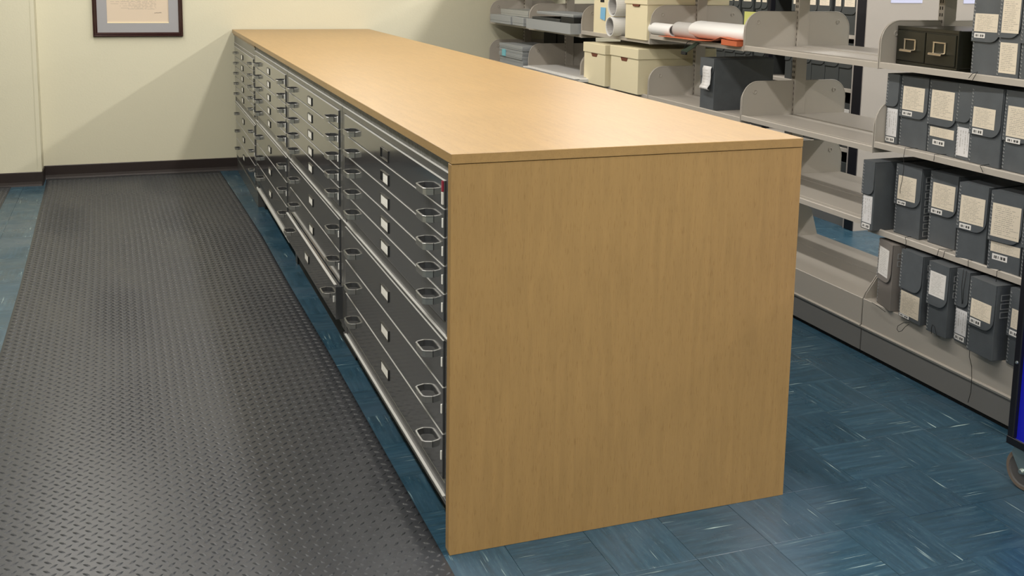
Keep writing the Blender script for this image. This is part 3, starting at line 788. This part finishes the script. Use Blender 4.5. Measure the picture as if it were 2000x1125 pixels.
def plan_roll(label, y0, y1, cx, rz, ry, zc, m=None, name='rolled_paper'):
    """a roll lying along the shelf, oval in section"""
    t = thing(name, label, 'paper roll', (cx, (y0+y1)/2, ZR+.006), 0, 'rolled papers on the orange folder'); ln = y1-y0
    prof = [(ry*math.cos(2*PI*i/24), rz*math.sin(2*PI*i/24)+rz+zc) for i in range(24)]
    inn = [(.82*ry*math.cos(2*PI*i/24), .82*rz*math.sin(2*PI*i/24)+rz+zc) for i in range(24)]
    mb = MB(); n = 24
    for yy in (-ln/2, -ln/2+.006, ln/2-.006, ln/2):
        k = .96 if abs(abs(yy)-ln/2) < 1e-6 else 1
        for (x, z) in prof: mb.v.append((x*k, yy, (z-rz-zc)*k+rz+zc))
    for s in range(3):
        for i in range(n): mb.f.append((s*n+i, s*n+(i+1) % n, (s+1)*n+(i+1) % n, (s+1)*n+i))
    b0 = len(mb.v)
    for yy in (-ln/2, ln/2):
        for (x, z) in inn: mb.v.append((x, yy, z))
    for i in range(n):
        j = (i+1) % n
        mb.f.append((i, j, b0+j, b0+i)); mb.f.append((3*n+i, 3*n+j, b0+n+j, b0+n+i)); mb.f.append((b0+i, b0+j, b0+n+j, b0+n+i))
    mb.build('roll', m or PAPER, t, smooth=True)
    o = MB().box(-.004, -.003, -ln/2, ln/2, rz*2+zc-.002, rz*2+zc-.0005).build('paper_edge', PAPERG, t)
    return t
plan_roll('small bright white paper roll at the left end of the orange folder', 2.60, 2.845, 2.05, .034, .034, -.002)
plan_roll('greyish paper roll in the middle, between the two white rolls', 2.375, 2.60, 2.075, .042, .042, -.003, PAPERG)
plan_roll('large flattened white paper roll on the right, against the bracket', 1.885, 2.410, 2.10, .046, .075, .003)
t = thing('paper_sheet', 'yellow green sheet of paper upright behind the large white roll', 'paper', (2.12, 1.94, ZR)); 
MB().box(0, .002, -.055, .075, 0, .165).build('sheet', YELG, t).rotation_euler = (0, 0, .1)
t = thing('binder_clip_strap', 'dark green strap hanging below the shelf of rolled papers', 'strap', (2.01, 2.35, 1.165)); iv = inv_of(t)
MB().tube([(2.016, 2.427, 1.126), (2.012, 2.413, 1.146), (2.012, 2.388, 1.172), (2.014, 2.352, 1.186), (2.03, 2.33, 1.186)], .0018, 6).build('cord', STRING, t, local=iv)
MB().prism([(2.445, 1.114), (2.405, 1.113), (2.300, 1.158), (2.27, 1.178), (2.30, 1.180), (2.40, 1.140), (2.44, 1.132)], 0, 2.010, 2.016).build('strap', mat('dark_green_strap', (.02, .04, .025), .5), t, local=iv)
MB().box(2.008, 2.020, 2.395, 2.445, 1.106, 1.124).build('clip', STRING, t, bevel=.002, local=iv)

# ------------------------------------------------------------------ flat boxes at the far end
def tray(label, y0, y1, z, h, d, xf, m=FLATB, lid=True, group='flat grey boxes at the far end of the shelving', rot=0):
    t = thing('flat_box', label, 'box', (xf, (y0+y1)/2, z), rot, group); a_ = (y1-y0)/2
    if lid:
        MB().box(.002, d-.002, -a_+.002, a_-.002, 0, h*.8).build('base', m, t, bevel=.001)
        MB().box(0, d, -a_, a_, h*.30, h).build('lid', m, t, bevel=.002)
    else:
        MB().box(0, d, -a_, a_, 0, .003).box(0, .003, -a_, a_, .003, h).box(d-.003, d, -a_, a_, .003, h).box(.003, d-.003, -a_, -a_+.003, .003, h).box(.003, d-.003, a_-.003, a_, .003, h).build('base', m, t)
    mb = MB()
    for k in range(4): mb.box(-.0012, 0, -a_+.004+k*.012, -a_+.012+k*.012, h*.3, h*.36)
    return t
Z4 = 1.1335
tray('flat grey box with a brownish front at the far left end of the upper shelf', 4.985, 5.45, Z4, .062, .30, 1.975)
tray('flat grey box right of the brownish one on the farthest upper shelf', 4.735, 4.975, Z4, .060, .30, 1.985)
tray('pale flat box lying on top of the others on the farthest upper shelf', 4.76, 5.36, Z4+.0625, .045, .24, 2.03, mat('pale_grey_board', (.36, .37, .36), .6))
Z3 = 1.1305
tray('open flat grey box tray jutting over the shelf edge, nearer of the upper flat boxes', 3.80, 4.60, Z3, .070, .32, 1.955, lid=False)
t3 = tray('dark grey folded lid lying inside the open flat box tray', 4.05, 4.56, Z3+.0035, .082, .22, 1.985, BOXD)
t4 = tray('black flat box standing in the right half of the open tray', 3.815, 4.03, Z3+.0035, .10, .26, 1.985, BLACKB)
tray('grey flat box lid resting across the dark boxes behind the open tray', 3.85, 4.50, Z3+.107, .018, .24, 1.995, FLATB)
t5 = tray('white papers stacked in the open flat box tray', 3.83, 4.0, Z3+.0035, .001, .01, 1.965, PAPER) if False else None
Zs = .8165
for k in range(5):
    off = random.uniform(-.012, .012)
    tt = tray(['lowest', 'second lowest', 'middle', 'second highest', 'topmost'][k]+' flat grey box in the stack on the farthest lower shelf', 4.745+off, 5.25+off, Zs+k*.0335, .033, .30, 1.985+random.uniform(-.006, .01))
    if k == 3: MB().box(-.008, -.0005, .10, .17, -.028, .022).build('sticky_note', CYANN, tt)['label'] = 'cyan sticky note'
# dark cartons behind that stack
for k, (yy0, yy1) in enumerate(((4.80, 5.08), (5.10, 5.36))):
    tray(['black carton behind the flat box stack, nearer of two', 'black carton behind the flat box stack, against the wall side'][k], yy0, yy1, Zs+.002, .25, .2, 2.40, BLACKB, group='black cartons behind the flat box stack')
# loose papers, lower shelf of the bay before
t = thing('paper_stack', 'loose stack of white papers with a grey sheet on top, lower shelf', 'papers', (2.05, 4.0, .8425)); iv = inv_of(t)
for k in range(6):
    a1 = random.uniform(-.03, .03); ox = random.uniform(-.012, .012)
    mb = MB().box(-.14+ox+(.05 if k == 5 else 0), .16+ox, -.42+(.03 if k == 5 else 0), .52, k*.0045, k*.0045+.004)
    o = mb.build('sheet', PAPER if k < 5 else PAPERG, t); o.rotation_euler = (0, 0, a1 if k < 5 else .02)

# ------------------------------------------------------------------ second shelving range behind, with its boxes
t = thing('dark_shelving', 'dark shelving range in the aisle behind, seen through the steel shelving', 'shelving', (3.5, 3.9, 0)); iv = inv_of(t)
X2 = 3.37
MB().box(X2-.02, X2+.04, 2.655, 2.735, 0, 2.2).build('upright', BLACKP, t, bevel=.003, local=iv)
MB().box(X2, X2+.04, 3.66, 3.70, 0, 2.2).build('upright', BLACKP, t, bevel=.003, local=iv)
MB().box(X2, X2+.04, 4.62, 4.66, 0, 2.2).build('upright', BLACKP, t, bevel=.003, local=iv)
LV2 = [.12, .485, .852, 1.178, 1.52]
for z in LV2:
    for a_, b_ in ((2.74, 3.655), (3.705, 4.615), (4.665, 5.6)):
        MB().box(X2, X2+.30, a_, b_, z-.022, z).build('shelf', SHELF, t, local=iv)
MB().box(X2+.33, X2+.35, 2.76, 5.6, 0, 2.2).build('back_panel', DARK, t, local=iv)
MB().box(X2+.002, X2+.02, 2.76, 5.6, 0, .095).build('kick_plate', KICK, t, local=iv)
# boxes: one body kind with its flap, copied
pb = {}
def far_box(k, y, wd, z, lab, h=.273):
    key = (round(wd, 3), k)
    if key not in pb:
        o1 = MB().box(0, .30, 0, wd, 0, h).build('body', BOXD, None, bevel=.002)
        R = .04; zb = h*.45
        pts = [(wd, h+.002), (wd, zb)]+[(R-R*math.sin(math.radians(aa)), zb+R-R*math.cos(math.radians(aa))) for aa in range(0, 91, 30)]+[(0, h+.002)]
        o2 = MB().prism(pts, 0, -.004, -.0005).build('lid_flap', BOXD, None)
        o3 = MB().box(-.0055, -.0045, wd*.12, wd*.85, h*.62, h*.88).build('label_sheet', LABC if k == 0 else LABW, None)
        pb[key] = [o.data for o in (o1, o2, o3)]
        for o in (o1, o2, o3): D.objects.remove(o)
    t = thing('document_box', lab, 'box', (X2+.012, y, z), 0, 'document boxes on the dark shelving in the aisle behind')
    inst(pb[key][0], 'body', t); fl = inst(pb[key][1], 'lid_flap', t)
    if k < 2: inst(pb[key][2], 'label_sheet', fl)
ORD = ['first', 'second', 'third', 'fourth', 'fifth', 'sixth', 'seventh', 'eighth', 'ninth', 'tenth', 'eleventh', 'twelfth', 'thirteenth', 'fourteenth', 'fifteenth', 'sixteenth', 'seventeenth', 'eighteenth', 'nineteenth', 'twentieth', 'last']
ROWN = ['lowest', 'second lowest', 'second highest', 'highest']
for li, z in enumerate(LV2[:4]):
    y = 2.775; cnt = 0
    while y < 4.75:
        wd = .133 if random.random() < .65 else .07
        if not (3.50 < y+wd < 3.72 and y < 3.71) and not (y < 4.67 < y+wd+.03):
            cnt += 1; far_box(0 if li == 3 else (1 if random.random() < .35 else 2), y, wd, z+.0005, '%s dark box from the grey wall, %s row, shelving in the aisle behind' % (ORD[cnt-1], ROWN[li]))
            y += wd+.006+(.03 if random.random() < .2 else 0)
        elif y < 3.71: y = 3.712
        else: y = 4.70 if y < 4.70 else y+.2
# notes on the partition
o = MB().box(3.52, 3.752, 2.6455, 2.6475, 1.378, 1.68).build('wall_notice', LILAC, None); tag(o, 'pale blue paper pinned to the grey wall, left of the near upright', 'notice')
o = MB().box(4.065, 4.30, 2.6455, 2.6475, 1.377, 1.68).build('wall_notice', LILAC, None); tag(o, 'pale blue paper pinned to the grey wall, right of the near upright', 'notice')

# ------------------------------------------------------------------ framed certificate
YF = YB
t = thing('framed_certificate', 'dark walnut framed certificate with grey mat on the cream wall', 'picture', (-.657, YF, 1.02)); iv = inv_of(t)
fx0, fx1, fz0, fz1 = -.965, -.350, 1.02, 1.56; fw = .030
def fr_bar(pts, axis, a_, b_): MB().prism(pts, axis, a_, b_).build('frame_bar', WALNUT, t, local=iv)
pf = lambda s, o_: [(YF, o_), (YF-.020, o_), (YF-.024, o_+s*.006), (YF-.018, o_+s*.012), (YF-.020, o_+s*.020), (YF-.010, o_+s*fw), (YF, o_+s*fw)]
MB().prism([(p[0], p[1]) for p in pf(1, fz0)], 0, fx0, fx1).build('frame_bar', WALNUT, t, local=iv)
MB().prism([(p[0], p[1]) for p in pf(-1, fz1)], 0, fx0, fx1).build('frame_bar', WALNUT, t, local=iv)
MB().prism([(p[1], p[0]) for p in pf(1, fx0)], 2, fz0, fz1).build('frame_bar', WALNUT, t, local=iv)
MB().prism([(p[1], p[0]) for p in pf(-1, fx1)], 2, fz0, fz1).build('frame_bar', WALNUT, t, local=iv)
px0, px1, pz0, pz1 = -.868, -.447, 1.117, 1.46
mb = MB(); ya, yb = YF-.009, YF-.004
mb.box(fx0+.02, px0, ya, yb, fz0+.02, fz1-.02).box(px1, fx1-.02, ya, yb, fz0+.02, fz1-.02).box(px0, px1, ya, yb, fz0+.02, pz0).box(px0, px1, ya, yb, pz1, fz1-.02)
mb.build('mat_board', MATB, t, local=iv)
MB().box(px0, px1, ya-.0005, yb, pz0, pz0+.005).build('mat_bevel', BEVELC, t, local=iv)
MB().box(px0, px1, yb, yb+.002, pz0, pz1).build('certificate', CERT, t, local=iv)
MB().tube([(-.545, yb-.0006, 1.190), (-.53, yb-.0006, 1.1925), (-.515, yb-.0006, 1.191), (-.505, yb-.0006, 1.194), (-.495, yb-.0006, 1.192)], .0012, 5).build('signature', INK, t, local=iv)

# ------------------------------------------------------------------ blue cart
CXc, CYc = 1.716, -.152
t = thing('utility_cart', 'black framed cart with royal blue side panel on grey casters', 'cart', (2.0, -.55, 0)); iv = inv_of(t)
CB = .150; LEN = .85; CW = .24
def pst(x0, y0): MB().box(x0, x0+.024, y0-.024, y0, CB+.004, 1.05).build('corner_post', BLACKP, t, bevel=.003, local=iv)
pst(CXc, CYc); pst(CXc, CYc-LEN+.024); pst(CXc+CW-.024, CYc); pst(CXc+CW-.024, CYc-LEN+.024)
MB().box(CXc-.001, CXc+.004, CYc-LEN, CYc, CB-.018, CB+.006).build('bottom_rail', BLACKP, t, bevel=.001, local=iv)
MB().box(CXc+.004, CXc+CW, CYc-LEN, CYc, CB-.006, CB+.002).build('bottom_deck', FLANGE, t, local=iv)
MB().box(CXc+.014, CXc+.019, CYc-LEN+.02, CYc-.020, CB+.002, 1.02).build('side_panel', BLUEP, t, local=iv)
MB().box(CXc+CW-.019, CXc+CW-.014, CYc-LEN+.02, CYc-.020, CB+.002, 1.02).build('side_panel', BLUEP, t, local=iv)
MB().box(CXc, CXc+CW, CYc-LEN, CYc, 1.02, 1.045).build('top_shelf', BLACKP, t, bevel=.004, local=iv)
for yy in (CYc-.075, CYc-LEN+.08):
    MB().lathe([(.0005, .0), (.0050, .0), (.0045, .003), (.0005, .004)], 2, (CXc+.0095, yy, CB+.002), 16).build('screw_head', ZINC, t, local=iv)
MB().lathe([(.0005, -.004), (.004, -.003), (.005, 0), (.0005, 0)], 0, (CXc, CYc-.014, .390), 12).build('screw_head', ZINC, t, local=iv)
def caster(cx, cy, rz):
    # wheel about an axle along local x, fork above
    Rw = .0625
    loc = Matrix.Translation((cx, cy, Rw)) @ Matrix.Rotation(rz, 4, 'Z')
    lc = iv @ loc
    mbw = MB().lathe([(Rw-.012, -.0125), (Rw-.003, -.0125), (Rw, -.009), (Rw, .009), (Rw-.003, .0125), (Rw-.012, .0125)], 0, (0, 0, 0), 40)
    wt = mbw.build('caster_wheel', TYRE, t, local=lc)
    MB().lathe([(.006, -.010), (Rw-.017, -.010), (Rw-.0125, -.013), (Rw-.0115, -.012), (Rw-.0115, .012), (Rw-.0125, .013), (Rw-.017, .010), (.006, .010)], 0, (0, 0, 0), 40).build('wheel_hub', HUB, wt, local=lc)
    pl = [(-.020, .0765), (.030, .0765), (.040, .045), (.006, -.008), (-.004, -.010), (-.010, -.004), (-.022, .04)]
    fk = MB()
    for s in (-1, 1): fk.prism(pl, 0, s*.018-.0015, s*.018+.0015)
    fk.box(-.024, .024, -.030, .040, .0665, .0765)
    fo = fk.build('caster_fork', ZINC, t, bevel=.0006, local=lc)
    MB().lathe([(.0005, -.028), (.006, -.028), (.0085, -.0235), (.0085, -.0195), (.0005, -.0195)], 0, (0, 0, 0), 12).lathe([(.0005, .0195), (.008, .0195), (.008, .0235), (.0005, .026)], 0, (0, 0, 0), 12).tube([(-.02, 0, 0), (.02, 0, 0)], .004, 8).build('axle_bolt', ZINC, fo, local=lc)
    MB().lathe([(.0005, .0765-.0625+.0625), (.018, .0765), (.018, CB-.006-Rw), (.0005, CB-.006-Rw)], 2, (0, 0, 0), 20).build('swivel', ZINC, fo, local=lc)
caster(1.748, -.205, .10)
caster(CXc+.045, CYc-LEN+.10, .1); caster(CXc+CW-.045, CYc-.06, .1); caster(CXc+CW-.045, CYc-LEN+.10, .1)
